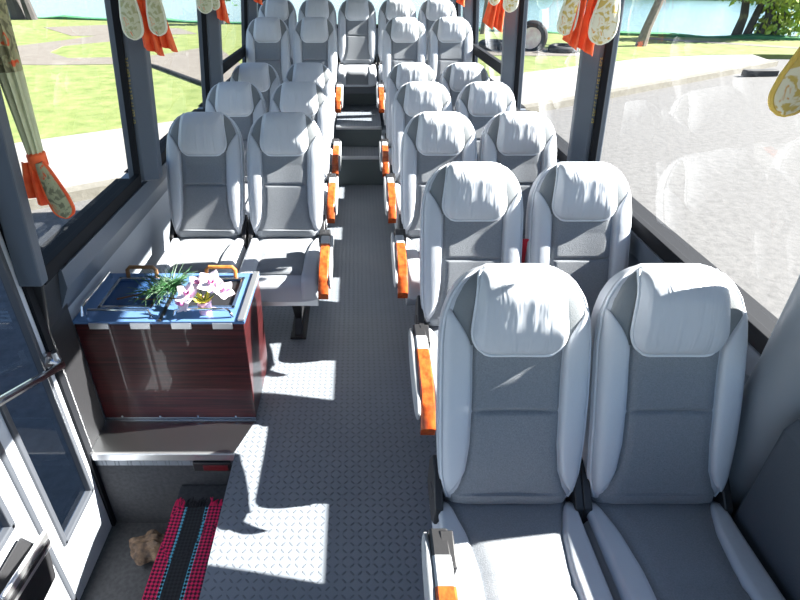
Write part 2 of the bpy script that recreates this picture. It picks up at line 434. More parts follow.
# windows: pane + black rubber gasket
wn = 1
def window(side, y0, y1, bar=None):
    global wn
    s = side
    bm = B()
    xb, xt = wx(s, ZS) + .02 * s, wx(s, ZT) + .02 * s
    v = [bm.verts.new(p) for p in ((xb, y0 - .01, ZS), (xb, y1 + .01, ZS), (xt, y1 + .01, ZT), (xt, y0 - .01, ZT))]
    bm.faces.new(v)
    w_ = struct('window_%d' % wn, bm, 'pane_glass', smooth=False); wn += 1
    g = B()
    def strip(ya, yb, za, zb, dep=.012, outer=.018):
        rings = []
        for z in (za, zb):
            x = wx(s, z)
            rings.append([(x + outer * s, ya, z), (x - dep * s, ya, z), (x - dep * s, yb, z), (x + outer * s, yb, z)])
        loft(g, rings)
    strip(y0, y1, ZS - .035, ZS + .028); strip(y0, y1, ZS + .001, ZS + .006, 0, .112); strip(y0, y1, ZT - .03, ZT + .02)
    strip(y0 - .005, y0 + .014, ZS, ZT); strip(y1 - .014, y1 + .005, ZS, ZT)
    if bar:
        strip(y0 + .02, y1 - .02, bar - .045, bar + .035, .02)
    struct('window_gasket', g, 'rubber', parent=w_, smooth=False, bevel=.004)
    return w_
window(-1, 1.62, 2.61); window(-1, 2.71, 4.14); window(-1, 4.24, 5.78, bar=1.06); window(-1, 5.88, 6.80, bar=1.06)
window(1, -.85, 1.0); window(1, 1.185, 2.61); window(1, 2.69, 4.10); window(1, 4.19, 5.76, bar=1.07); window(1, 5.86, 6.80, bar=1.07)
def window_y(y, x0, x1, z0, z1):
    global wn
    bm = B(); v = [bm.verts.new(p) for p in ((x0, y, z0), (x1, y, z0), (x1, y, z1), (x0, y, z1))]; bm.faces.new(v)
    w_ = struct('window_%d' % wn, bm, 'pane_glass', smooth=False); wn += 1
    g = B()
    for a in ((x0, x1, z0 - .02, z0 + .03), (x0, x1, z1 - .03, z1 + .02), (x0 - .01, x0 + .03, z0, z1), (x1 - .03, x1 + .01, z0, z1)): box(g, a[0], a[1], y - .02, y + .02, a[2], a[3])
    struct('window_gasket', g, 'rubber', parent=w_, smooth=False)
window_y(YB - .03, -1.02, 1.08, 1.14, ZT - .03)
window_y(YF - .03, -1.06, 1.12, .82, ZT)

# ------------------------------------------------------------------ entrance door (folding, two leaves)
DX = -1.13
door = B()
def dplate(bm, y0, y1, z0, z1, t0=DX - .03, t1=DX): box(bm, t0, t1, y0, y1, z0, z1)
def leaf(name, y0, y1, g0, g1, gz, kind_parent=None):
    bm = B()
    dplate(bm, y0, g0, -.46, 1.92); dplate(bm, g1, y1, -.46, 1.92); dplate(bm, g0, g1, -.46, gz); dplate(bm, g0, g1, 1.86, 1.92)
    o = obj(name, bm, 'door_paint', kind_parent, smooth=False, bevel=.004); return o
d1 = struct('door_1', (lambda b_: (box(b_, DX - .035, DX + .012, 1.575, 1.61, -.46, 1.95), box(b_, DX - .035, DX + .012, .29, .315, -.46, 1.95), box(b_, DX - .035, DX + .012, .315, 1.575, 1.92, 1.95), b_)[-1])(B()), 'rubber', smooth=False)
leaf('door_leaf', 1.215, 1.575, 1.275, 1.535, -.16, d1)
leaf('door_leaf', .315, 1.195, .42, 1.12, .18, d1)
bm = B(); dplate(bm, 1.193, 1.217, -.46, 1.92, DX - .02, DX + .008); obj('door_seal', bm, 'door_frame_grey', d1, smooth=False, bevel=.006)
for g0, g1, gz in ((1.275, 1.535, -.16), (.42, 1.12, .18)):
    bm = B()
    for a in ((g0 - .005, g0 + .018, gz, 1.86), (g1 - .018, g1 + .005, gz, 1.86), (g0, g1, gz - .005, gz + .02), (g0, g1, 1.84, 1.865)): dplate(bm, *a, DX - .02, DX + .01)
    obj('door_gasket', bm, 'door_frame_grey', d1, smooth=False, bevel=.004)
    bm = B(); v = [bm.verts.new(p) for p in ((DX - .014, g0, gz), (DX - .014, g1, gz), (DX - .014, g1, 1.86), (DX - .014, g0, 1.86))]; bm.faces.new(v)
    obj('door_pane', bm, 'door_glass', d1, smooth=False)
# grab rail across the door
bm = B(); tube(bm, [(-1.125, 1.555, .53), (-1.075, 1.55, .52), (-1.06, 1.53, .525), (-1.05, 1.2, .655), (-1.05, .8, .80), (-1.06, .5, .92), (-1.11, .47, .93)], .014, 10)
hr = tag(obj('grab_rail', bm, 'chrome'), 'slim chrome grab rail across the door glass', 'grab rail')
bm = B(); tube(bm, [(-1.128, 1.555, .53), (-1.115, 1.555, .53)], .028, 14); tube(bm, [(-1.085, 1.555, .52), (-1.085, 1.55, .57)], [.014, .011], 10); obj('rail_mount', bm, 'steel', hr)
# lock box with chrome lever
lk = thing('door_lock', 'black door lock box with a chrome lever low on the door', 'door lock', (DX + .011, 1.04, .07))
bm = B(); loft(bm, [[(.002, -.13, -.17), (.002, .10, -.17), (.002, .12, -.05), (.002, .07, .07), (.002, -.13, .07)], [(.06, -.12, -.16), (.06, .07, -.16), (.06, .09, -.05), (.06, .05, .05), (.06, -.12, .05)]])
obj('lock_case', bm, 'black_plastic', lk, bevel=.008)
bm = B(); box(bm, .062, .078, -.16, .09, .0, .075, Matrix.Rotation(radians(-8), 4, 'X')); obj('lever', bm, 'aluminium', lk, bevel=.006)
bm = B(); box(bm, .0785, .084, -.15, .08, .028, .045, Matrix.Rotation(radians(-8), 4, 'X')); obj('lever_groove', bm, 'black_plastic', lk, smooth=False)
# small lamp on the back wall of the stair well
sl = thing('step_lamp', 'small dark red step lamp set under the steel tread edge', 'lamp', (-.62, 1.599, -.07))
bm = B(); box(bm, -.075, .085, -.018, .0, -.026, .026); obj('lamp_housing', bm, 'black_plastic', sl, bevel=.004)
bm = B(); box(bm, -.03, .075, -.023, -.0185, -.016, .016); obj('lens', bm, 'dark_lens', sl, bevel=.003)

# ------------------------------------------------------------------ seats
REC = radians(20.5)
WT = [(0, .165), (.02, .182), (.05, .195), (.10, .207), (.2, .213), (.35, .216), (.48, .216), (.55, .208), (.595, .192), (.632, .168), (.655, .143), (.669, .118), (.68, .085)]
def W(h): return lerp_tab(WT, h)
def T(h):
    t = .058
    if h < .06: t *= sqrt(max(.15, 1 - ((.06 - h) / .07) ** 2))
    if h > .60: t *= max(.12, sqrt(max(0, 1 - ((h - .60) / .084) ** 2)))
    return t
def N0(h): return .012 * sin(pi * min(1, h / .45)) - .02 * max(0, h - .45) / .25
EX = 3.2
def nf(x, h):
    q = min(.985, abs(x) / W(h))
    return N0(h) + T(h) * (1 - q ** EX) ** (1 / EX) - .022 * (1 - min(1, q * 1.15) ** 2) * (1 if .05 < h < .6 else .5) * (1 - max(0, min(1, (h - .4) / .2)))
BT = Matrix.Translation((0, 0, .44)) @ Matrix.Rotation(-REC, 4, 'X')
def back_pt(x, n, h): return BT @ Vector((x, -n, h))
def body_bm():
    bm = B(); hs = [0, .01, .025, .05, .1, .15, .2, .25, .3, .35, .4, .45, .5, .54, .56, .58, .6, .62, .635, .65, .66, .67, .677, .682]
    rings = []
    for h in hs:
        r = []
        for k in range(36):
            a = 2 * pi * k / 36; c, s_ = cos(a), sin(a)
            x = W(h) * math.copysign(abs(c) ** (2 / EX), c); t = T(h)
            n = N0(h) + t * math.copysign(abs(s_) ** (2 / EX), s_)
            if s_ > 0: n = nf(x * .999, h)
            r.append(back_pt(x, n, h))
        rings.append(r)
    loft(bm, rings); return bm
def pad_bm(xl, xr, h0, h1, off, bulge, nb=24, na=12, seam=None, ends=.05, p=3.0, edge=-.006):
    """upholstered pad lying on the backrest front between the curves xl(h) and xr(h)"""
    bm = B(); grid = []
    for i in range(nb + 1):
        b = i / nb; h = h0 + (h1 - h0) * b
        d = min(b, 1 - b) * (h1 - h0)
        eb = min(1, d / ends); eb = sqrt(max(0, 1 - (1 - eb) ** 2))
        a0, a1 = xl(h), xr(h); row = []
        for j in range(na + 1):
            a = j / na; x = a0 + (a1 - a0) * a
            ea = (1 - abs(2 * a - 1) ** p) ** .5
            e = ea * eb
            n = nf(x, h) + (edge + (off - edge) * min(1, e * 3)) + bulge * e
            if seam:
                n -= .010 * math.exp(-((h - seam) / .0055) ** 2) * min(1, e * 1.3) ** 3
            row.append(bm.verts.new(back_pt(x, n, h)))
        grid.append(row)
    for r0, r1 in zip(grid, grid[1:]):
        for j in range(na): bm.faces.new((r0[j], r0[j + 1], r1[j + 1], r1[j]))
    # underside
    back = [[bm.verts.new(v.co + BT.to_3x3() @ Vector((0, .012, 0))) for v in r] for r in grid]
    for r0, r1 in zip(back, back[1:]):
        for j in range(na): bm.faces.new((r0[j], r1[j], r1[j + 1], r0[j + 1]))
    nb_ = len(grid) - 1
    for j in range(na):
        bm.faces.new((grid[0][j], back[0][j], back[0][j + 1], grid[0][j + 1])); bm.faces.new((grid[nb_][j], grid[nb_][j + 1], back[nb_][j + 1], back[nb_][j]))
    for i in range(nb_):
        bm.faces.new((grid[i][0], grid[i + 1][0], back[i + 1][0], back[i][0])); bm.faces.new((grid[i][na], back[i][na], back[i + 1][na], grid[i + 1][na]))
    return bm
HL0, HL1 = .452, .680
def headw(h):
    b = (h - HL0) / (HL1 - HL0)
    w_ = .139 - .028 * max(0, min(1, b))
    if b < .32: w_ -= .068 * (1 - sqrt(max(0, 1 - ((.32 - b) / .32) ** 2)))
    if b > .9: w_ -= .02 * ((b - .9) / .1) ** 2
    return w_
def innerw(h): return lerp_tab([(0, .185), (.04, .178), (.07, .158), (.12, .137), (.2, .127), (.35, .125), (.5, .128), (.6, .13)], h)

ZC = .46
def cz(x, y):       # cushion top surface
    return ZC + .012 * (1 - (abs(x) / .215) ** 2) * 0 - .012 * (1 - (abs(x) / .2) ** 2) * (1 if abs(x) < .2 else 0) - max(0, (-y - .40) / .07) ** 2 * .045
def cushion_bm():
    bm = B(); rings = []
    for y in (.06, .05, .0, -.1, -.2, -.3, -.38, -.42, -.45, -.468, -.475):
        sh = 1 if y > -.44 else max(.80, 1 - ((-y - .44) / .06) ** 2)
        r = []
        for k in range(32):
            a = 2 * pi * k / 32; c, s_ = cos(a), sin(a); ex = 5
            x = .213 * math.copysign(abs(c) ** (2 / ex), c) * (sh * .3 + .7)
            zc = .375; hz = .075 * (sh if y < -.44 else 1)
            z = zc + hz * math.copysign(abs(s_) ** (2 / ex), s_) + (cz(0, y) - ZC) * .5 * (s_ > 0)
            r.append((x, y, z))
        rings.append(r)
    loft(bm, rings); return bm
def cpad_bm(xl, xr, y0, y1, off, bulge, nb=22, na=10, seam=None, wrap=False):
    """pad on top of the cushion from the back (y0) to the front (y1), rolling over the front edge when wrap"""
    bm = B(); grid = []
    path = []
    for i in range(nb + 1):
        y = y0 + (y1 - y0) * i / nb; path.append((y, .452, 0))
    if wrap:
        for k in range(1, 7):
            a = radians(15 * k); path.append((y1 - .035 * sin(a), .452 - .035 * (1 - cos(a)), a))
        path.append((y1 - .036, .36, pi / 2)); path.append((y1 - .034, .33, pi / 2))
    L = len(path) - 1
    for i, (y, z, a_) in enumerate(path):
        d = min(i, L - i) / L
        eb = min(1, d / .12); eb = sqrt(max(0, 1 - (1 - eb) ** 2))
        x0, x1 = xl(y), xr(y); row = []
        for j in range(na + 1):
            a = j / na; x = x0 + (x1 - x0) * a
            ea = (1 - abs(2 * a - 1) ** 3) ** .5; e = ea * eb
            h = -.004 + (off + .004) * min(1, e * 3) + bulge * e
            if seam is not None and not a_: h -= .005 * math.exp(-((y - seam) / .008) ** 2)
            row.append(bm.verts.new((x, y - h * sin(a_), z + h * cos(a_))))
        grid.append(row)
    for r0, r1 in zip(grid, grid[1:]):
        for j in range(na): bm.faces.new((r0[j], r0[j + 1], r1[j + 1], r1[j]))
    back = []
    for (y, z, a_), r in zip(path, grid): back.append([bm.verts.new((v.co.x, y + .012 * sin(a_), z - .012 * cos(a_))) for v in r])
    for r0, r1 in zip(back, back[1:]):
        for j in range(na): bm.faces.new((r0[j], r1[j], r1[j + 1], r0[j + 1]))
    for j in range(na):
        bm.faces.new((grid[0][j], back[0][j], back[0][j + 1], grid[0][j + 1])); bm.faces.new((grid[L][j], grid[L][j + 1], back[L][j + 1], back[L][j]))
    for i in range(L):
        bm.faces.new((grid[i][0], grid[i + 1][0], back[i + 1][0], back[i][0])); bm.faces.new((grid[i][na], back[i][na], back[i + 1][na], grid[i + 1][na]))
    return bm
def cin(y): return lerp_tab([(-.50, .118), (-.35, .120), (-.22, .120), (-.12, .135), (-.05, .16), (0, .185)], y)

def make_seat(arm=0, base='leg'):
    t = thing('passenger_seat', 'x', 'seat', (0, 0, 0))
    bk = obj('backrest', body_bm(), 'side_vinyl', t, angle=60)
    obj('back_panel', pad_bm(lambda h: -innerw(h) - .004, lambda h: innerw(h) + .004, .012, .51, .009, .004, 120, 14, seam=.295), 'grey_fabric', bk, angle=60)
    for s in (-1, 1):
        def outer(h): return W(h) * .955
        def top(h): return outer(h)
        def xi(h):
            x = innerw(h)
            if h < .10: x += (outer(h) - x) * max(0, ((.10 - h) / .06)) ** 2 * .9
            if h > .47: x += (outer(h) - x) * min(1, ((h - .47) / .105)) ** 1.6
            return x
        f0 = (lambda h, s=s: s * xi(h)); f1 = (lambda h, s=s: s * outer(h))
        obj('bolster', pad_bm(f0, f1, .045, .572, .004, .013, 44, 10, p=3), 'light_vinyl', bk, angle=60)
        def xo(h): return W(h) * .93
        def xi2(h): return max(headw(h) - .03, min(xo(h) - .001, headw(h) - .012))
        f0 = (lambda h, s=s: s * min(xi2(h), xo(h) - .002)); f1 = (lambda h, s=s: s * xo(h))
        obj('shoulder_panel', pad_bm(f0, f1, .47, .670, .003, .004, 22, 6), 'wedge_fabric', bk, angle=60)
    ep = [(W(h) * .965, h) for h in [.03 + .0195 * k for k in range(34)]]
    ep = [(-x, h) for x, h in ep] + [(x, h) for x, h in ep[::-1]]
    bm = B(); tube(bm, [back_pt(x, nf(x, h) + .001, h) for x, h in ep], .004, 6); obj('edge_piping', bm, 'piping', bk, angle=80)
    hd = obj('headrest', pad_bm(lambda h: -headw(h), lambda h: headw(h), HL0, HL1, .016, .040, 34, 22, ends=.10, p=4, edge=.012), 'headrest_vinyl', t, angle=70)
    pts = []
    hh = [.67, .655, .635, .61, .585, .56, .535, .515] + [HL0 + .06 * (1 - sin(radians(6 * k))) for k in range(1, 15)]
    for h in hh: pts.append((-headw(h) + .002, h))
    for k in range(1, 12): pts.append((-headw(HL0) + 2 * headw(HL0) * k / 12, HL0))
    for h in hh[::-1]: pts.append((headw(h) - .002, h))
    bm = B(); tube(bm, [back_pt(x * 1.012, nf(x, h) + .011, h - (.002 if h < .46 else 0)) for x, h in pts], .0052, 6); obj('piping', bm, 'piping', hd, angle=80)
    cu = obj('cushion', cushion_bm(), 'side_vinyl', t, angle=60)
    obj('cushion_panel', cpad_bm(lambda y: -cin(y) - .003, lambda y: cin(y) + .003, .03, -.445 if base != 'leg' else -.425, .004, .006, seam=-.26, wrap=base != 'leg'), 'grey_fabric', cu, angle=60)
    for s in (-1, 1):
        f0 = (lambda y, s=s: s * (cin(y) + max(0, (y + .03) / .06) * .02)); f1 = (lambda y, s=s: s * .207)
        obj('cushion_bolster', cpad_bm(f0, f1, -.01, -.445, .005, .008, na=8, wrap=True), 'light_vinyl', cu, angle=60)
    for s in (-1, 1):
        bm = B(); prism(bm, [(.10, .40), (.10, .50), (.06, .56), (.02, .545), (-.055, .47), (-.06, .41), (-.02, .37)], 'x', s * .194, s * .219); tube(bm, [(s * .19, .02, .455), (s * .2225, .02, .455)], .026, 14)
        obj('recliner_bracket', bm, 'black_plastic', t, bevel=.004)
    if base == 'leg':
        bm = B(); box(bm, -.20, .20, -.40, .02, .262, .302); box(bm, -.20, .20, -.42, -.395, .255, .305); obj('seat_frame', bm, 'aluminium', t, smooth=False, bevel=.004)
        bm = B(); loft(bm, [[(x, y, z) for x, y in ((.07 - w_, y0), (.07 + w_, y0), (.07 + w_, y1), (.07 - w_, y1))] for z, w_, y0, y1 in ((.0, .045, -.36, -.02), (.012, .045, -.36, -.02), (.016, .02, -.34, -.05), (.10, .018, -.30, -.10), (.262, .03, -.36, -.05))])
        obj('leg', bm, 'black_plastic', t, bevel=.003)
    else:
        bm = B(); box(bm, -.205, .205, -.44, .05, 0.0, .302); obj('seat_base', bm, 'dark_panel', t, smooth=False, bevel=.006)
    if arm:
        s = arm; xc = s * .250
        AM = Matrix.Translation((xc, -.185, .56)) @ Matrix.Rotation(radians(12), 4, 'X')
        def ap(x, y, z): return AM @ Vector((x, y, z))
        bm = B()
        oval = []
        for k in range(28):
            a = 2 * pi * k / 28; c, s_ = cos(a), sin(a)
            oval.append((-.20 + .20 * math.copysign(abs(c) ** .75, c), -.012 + (.045 if s_ > 0 else .062) * math.copysign(abs(s_) ** .8, s_)))
        rings = []
        for xx, k in ((.014, .97), (.017, 1), (.024, 1), (.028, .94)): rings.append([ap(s * xx, -.20 + (y + .20) * k, z * k) for y, z in oval])
        loft(bm, rings); ar = obj('armrest', bm, 'shell_grey', t, angle=40)
        # top pad: black rear, grey middle, wood front bending down at its tip
        def padpiece(y0, y1, nseg, w_=.024, th=.024, drop=False):
            b_ = B(); rings = []
            for i in range(nseg + 1):
                y = y0 + (y1 - y0) * i / nseg
                z = .030 - .35 * (y + .22) ** 2
                if y < -.30: z -= 3.6 * (y + .30) ** 2
                rings.append([ap(-s * .012 + xx, y, z + zz) for xx, zz in ((-w_, -th), (-w_, .006), (-w_ + .006, .012), (w_ - .006, .012), (w_, .006), (w_, -th))])
            loft(b_, rings); return b_
        obj('armrest_tail', padpiece(-.005, -.07, 4, .024), 'black_plastic', ar, angle=40)
        obj('armrest_band', padpiece(-.0705, -.14, 5, .024), 'shell_grey', ar, angle=40)
        obj('armrest_cap', padpiece(-.1405, -.43, 16, .025), 'armrest_wood', ar, angle=40)
        bm = B(); box(bm, -.018, .018, -.10, -.01, -.02, .03, AM @ Matrix.Translation((-s * .03, 0, 0))); box(bm, -.012, .012, -.34, -.03, -.05, .006, AM @ Matrix.Translation((-s * .005, 0, 0))); obj('armrest_mount', bm, 'black_plastic', ar, bevel=.004)
    return t

protoA = make_seat(arm=-1)     # armrest towards the aisle on its -x side
protoB = make_seat(arm=1)
protoC = make_seat(arm=0)
protoD = make_seat(arm=0, base='box')
used = set()
def seat(proto, x, y, z, label, group):
    if proto.name in used: o = copy_tree(proto)
    else: o = proto; used.add(proto.name)
    o.location = (x, y, z); o.scale = (.945 if y < 1.1 else .968, 1, 1); o['label'] = label; o['group'] = group
    return o
RX = (.452, .885); LX = (-.385, -.822)
rows_r = [(1.02, 0), (1.90, 0), (2.78, 0), (3.66, 0), (4.50, 0), (5.42, .26)]
ordw = ['front', 'second', 'third', 'fourth', 'fifth', 'sixth and last']
seat_objs = {}
for i, (y, z) in enumerate(rows_r):
    seat_objs['RA', i] = seat(protoA, RX[0] + (-.026, .02)[i] if i < 2 else RX[0], y, z, 'grey aisle seat with armrest, %s row of the block opposite the cabinet' % ordw[i], 'aisle seats opposite the cabinet')
    seat_objs['RW', i] = seat(protoC, RX[1] + (-.045, .025)[i] if i < 2 else RX[1], y, z, 'grey window seat, %s row of the block opposite the cabinet' % ordw[i], 'window seats opposite the cabinet')
rows_l = [(2.77, 0), (3.66, 0), (4.50, 0), (5.42, .26)]
for i, (y, z) in enumerate(rows_l):
    w1 = 'in the row directly behind the cabinet' if i == 0 else '%s row back from the cabinet' % ordw[i].replace('fourth', 'fourth and last')
    seat_objs['LA', i] = seat(protoB, LX[0], y, z, 'grey aisle seat with armrest, %s' % w1, 'aisle seats behind the cabinet')
    seat_objs['LW', i] = seat(protoC, LX[1], y, z, 'grey window seat without armrest, %s' % w1, 'window seats behind the cabinet')
rear = [(-.85, 'in the corner by the park-side windows'), (-.418, 'just off the aisle, towards the park-side windows'), (.012, 'facing straight down the aisle'), (.447, 'just off the aisle, towards the road-side windows'), (.88, 'in the corner by the road-side windows')]
for x, l_ in rear:
    o = seat(protoD, x, 6.42, .60 - .0, 'rear bench seat of the bus %s' % l_, 'five seats along the back')
    o.location.z = .60 - .235
    o.location.y = 6.42
# the rear bench sits on the top step: trim its base to the step
for c in list(COL.objects):
    if c.name.startswith('seat_base'):
        me = c.data
        if not me.get('cut'):
            for v in me.vertices:
                if v.co.z < .1: v.co.z = .2352
            me['cut'] = 1
# red strap hanging in the gap beside the second-row window seat
bm = B(); box(bm, -.250, -.205, .10, .108, .58, .80); o = obj('belt_strap', bm, 'red_strap', seat_objs['RW', 1], smooth=False); o['label'] = 'red strap'

# ------------------------------------------------------------------ wooden cabinet
cb = thing('cooler_cabinet', 'dark red wood-grain cabinet with a steel top beside the stair well', 'cabinet', (-.795, 1.98, .004))
x0, x1, y0, y1, H = -.335, .345, -.19, .20, .525
bm = B(); box(bm, x0, x1, y0, y1, .012, H); obj('body', bm, 'cabinet_wood', cb, smooth=False, bevel=.003)
bm = B(); box(bm, x0 + .004, x1 - .004, y0 + .004, y1, 0, .012); obj('plinth', bm, 'steel', cb, smooth=False)
for yy in (y0,):
    bm = B()
    for k in range(4): tube(bm, [(x0 + .08 + .17 * k, y0 + .004, .022), (x0 + .08 + .17 * k, y0 - .003, .022)], .005, 8)
    obj('plinth_screws', bm, 'chrome', cb)
bm = B()
for a, b_ in ((-.19, .19),):
    # top sheet with two rectangular openings
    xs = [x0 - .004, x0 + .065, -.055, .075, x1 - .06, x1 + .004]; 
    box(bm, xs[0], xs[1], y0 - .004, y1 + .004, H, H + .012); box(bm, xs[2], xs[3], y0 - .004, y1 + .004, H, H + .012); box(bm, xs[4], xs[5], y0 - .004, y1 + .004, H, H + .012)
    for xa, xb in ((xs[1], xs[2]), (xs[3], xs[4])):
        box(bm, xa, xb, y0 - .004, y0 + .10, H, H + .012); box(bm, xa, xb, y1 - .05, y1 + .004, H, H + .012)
top = obj('top_sheet', bm, 'sky_reflection_steel', cb, smooth=False)
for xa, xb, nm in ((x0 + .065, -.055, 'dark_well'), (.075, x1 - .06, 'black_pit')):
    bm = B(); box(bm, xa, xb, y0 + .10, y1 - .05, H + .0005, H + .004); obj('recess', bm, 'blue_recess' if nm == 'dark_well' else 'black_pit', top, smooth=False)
    bm = B()
    r_ = [(xa, y0 + .10), (xb, y0 + .10), (xb, y1 - .05), (xa, y1 - .05)]
    for (ax, ay), (bx, by) in zip(r_, r_[1:] + r_[:1]): box(bm, min(ax, bx) - .007, max(ax, bx) + .007, min(ay, by) - .007, max(ay, by) + .007, H + .0125, H + .019)
    obj('recess_rim', bm, 'chrome', top, smooth=False, bevel=.002)
bm = B(); box(bm, .004, .016, y0 - .004, y1 + .004, H + .0125, H + .018); obj('lid_gap', bm, 'black_plastic', top, smooth=False)
bm = B()
for k in range(4): box(bm, x0 + .06 + .165 * k, x0 + .14 + .165 * k, y0 - .009, y0 - .0005, H - .022, H + .006)
obj('hinges', bm, 'aluminium', top, smooth=False, bevel=.002)
bm = B(); box(bm, x1 - .022, x1 + .005, y0 - .003, y1 + .003, H + .0125, H + .024); obj('edge_strip', bm, 'aluminium', top, smooth=False, bevel=.003)
for xa, xb, mm in ((-.245, -.115, 'handle_bronze'), (.115, .245, 'handle_wood')):
    bm = B(); z = H + .012; tube(bm, [(xa, y1 - .025, z), (xa, y1 - .02, z + .03), (xa + .012, y1 - .018, z + .044), (xb - .012, y1 - .018, z + .044), (xb, y1 - .02, z + .03), (xb, y1 - .025, z)], .0095, 8)
    obj('handle', bm, mm, cb)
z = H + .012
bm = B(); tube(bm, [(x0 + .02, y1 - .04, z), (x0 + .02, y1 - .05, z + .035), (x0 + .02, y0 + .05, z + .035), (x0 + .02, y0 + .035, z)], .006, 8); tube(bm, [(x0 + .045, y0 + .028, z), (x0 + .055, y0 + .028, z + .035), (-.04, y0 + .028, z + .035), (-.03, y0 + .028, z)], .006, 8)
obj('guard_rail', bm, 'chrome', cb)
bm = B(); tube(bm, [(.06, y0 + .028, z), (.07, y0 + .028, z + .032), (.085, y0 + .028, z + .038), (x1 - .075, y0 + .028, z + .038), (x1 - .06, y0 + .028, z + .032), (x1 - .05, y0 + .028, z)], .006, 8)
obj('guard_rail', bm, 'chrome', cb)

# pine sprig lying on the cabinet
ps = thing('pine_sprig', 'green artificial pine sprig lying on the steel cabinet top', 'plant', (-.84, 1.98, .552))
stem = [(-.16, -.06, .012), (-.08, -.03, .015), (-.02, .0, .02), (.03, .02, .03), (.07, .03, .035)]
bm = B(); tube(bm, stem, [.004, .004, .0035, .003, .002], 6); tube(bm, [(-.09, -.05, .008), (-.02, -.06, .01), (.05, -.05, .012), (.1, -.06, .014)], .0025, 6); obj('twig', bm, 'pine_stem', ps)
bm = B(); random.seed(5)
for k in range(330):
    u = random.random() ** .6
    b0 = Vector((-.05 + .12 * u, -.03 + .07 * u * random.uniform(.2, 1), .02 + .015 * u))
    a = random.uniform(-pi, pi); el = random.uniform(-.05, .8); L = random.uniform(.06, .125)
    d = Vector((cos(a) * cos(el), sin(a) * cos(el), sin(el))); d.x += .35; d.normalize()
    p1 = b0 + d * L * .6; p2 = b0 + d * L + Vector((0, 0, -.02 * (1 - el)))
    p1.z = max(p1.z, .004); p2.z = max(p2.z, .003)
    if p2.y < -.14 or p2.x > .15: continue
    tube(bm, [b0, p1, p2], [.0016, .0014, .0006], 4)
obj('needles', bm, 'pine_green', ps)
# orchids in a small pink pot
fl = thing('potted_orchid', 'white and pink artificial orchids in a pink pot on the cabinet', 'flowers', (-.615, 1.853, .52 + .0215))
bm = B(); loft(bm, [[(r * cos(2 * pi * k / 20), r * sin(2 * pi * k / 20), z_) for k in range(20)] for r, z_ in ((.024, 0), (.029, .05), (.031, .06), (.027, .06), (.025, .05))]); obj('pot', bm, 'pot_pink', fl)
def petal(bm, c, d, n, L, w_):
    d = d.normalized(); n = n.normalized(); sde = d.cross(n); rows = []
    for i in range(6):
        t_ = i / 5; ww = w_ * sin(pi * (t_ * .85 + .12)) ; p = c + d * L * t_ + n * (.35 * L * t_ * t_ * .6)
        rows.append([bm.verts.new(p + sde * ww * q + n * (-abs(q) * ww * .2)) for q in (-1, -.5, 0, .5, 1)])
    for a_, b_ in zip(rows, rows[1:]):
        for j in range(4): bm.faces.new((a_[j], a_[j + 1], b_[j + 1], b_[j]))
blooms = [((-.06, -.01, .095), (-.2, -.6, .8), 'orchid_white', .05), ((.03, .03, .125), (.0, -.6, .8), 'orchid_white', .055), ((.085, .01, .10), (.4, -.5, .8), 'orchid_white', .045), ((-.03, .05, .11), (-.2, -.4, .9), 'orchid_white', .045), ((-.075, -.03, .06), (-.4, -.7, .5), 'orchid_white', .04)]
for c, n_, mm, L in blooms:
    n_ = Vector(n_).normalized(); a_ = n_.orthogonal().normalized(); b2 = n_.cross(a_); c = Vector(c)
    bm = B()
    for k in range(5):
        th = 2 * pi * k / 5 + .3; petal(bm, c, a_ * cos(th) + b2 * sin(th), n_, L, L * .42)
    fo = obj('bloom', bm, mm, fl)
    bm = B(); bmesh.ops.create_uvsphere(bm, u_segments=8, v_segments=6, radius=.010, matrix=Matrix.Translation(c + n_ * .01)); petal(bm, c, a_ * .6 - b2 * .6 + n_ * .6, n_, .028, .011); obj('bloom_lip', bm, 'orchid_pink', fo)
    bm = B(); tube(bm, [(0, 0, .05), c * .6 + Vector((0, 0, .03)), c], .002, 5); obj('stem', bm, 'pine_green', fl)
bm = B()
for k in range(7):
    a_ = 2 * pi * k / 7 + .4; petal(bm, Vector((0, 0, .055)), Vector((cos(a_), sin(a_) - .4, .35)), Vector((0, 0, 1)), .05, .014)
obj('leaves', bm, 'orchid_yellow', fl)

# ------------------------------------------------------------------ stair well: rug and crumpled wrapper
rg = thing('woven_rug', 'pink and black woven rug with blue stitching on the stair well step', 'rug', (-.648, 1.10, -.199))
bm = B(); rows = []
for i in range(41):
    y = .375 - .80 * i / 40
    rows.append([(x, y, .004 + .004 * sin(14 * y + 1) + .003 * sin(30 * x)) for x in [-.12 + .24 * k / 12 for k in range(13)]])
top_ = [[bm.verts.new((x, y, z + .008)) for x, y, z in r] for r in rows]; bot = [[bm.verts.new((x, y, max(.001, z - .004))) for x, y, z in r] for r in rows]
for G in (top_, bot):
    for a_, b_ in zip(G, G[1:]):
        for j in range(12): bm.faces.new((a_[j], a_[j + 1], b_[j + 1], b_[j]))
for i in range(40):
    for j in (0, 12): bm.faces.new((top_[i][j], top_[i + 1][j], bot[i + 1][j], bot[i][j]))
for j in range(12):
    for i in (0, 40): bm.faces.new((top_[i][j], top_[i][j + 1], bot[i][j + 1], bot[i][j]))
obj('weave', bm, 'rug_weave', rg)
for nm, x_a, x_b in (('rug_pink', -.118, -.075), ('rug_black', -.07, .015), ('rug_pink', .03, .118)):
    bm = B()
    for k in range(int((x_b - x_a) / .006)):
        x = x_a + .006 * k; L = random.uniform(.03, .055)
        tube(bm, [(x, .372, .010), (x + random.uniform(-.006, .006), .372 + L * .6, .012), (x + random.uniform(-.01, .01), .372 + L, .005)], .0022, 5)
    obj('fringe', bm, nm, rg)
bm = B(); random.seed(11)
bmesh.ops.create_icosphere(bm, subdivisions=4, radius=1)
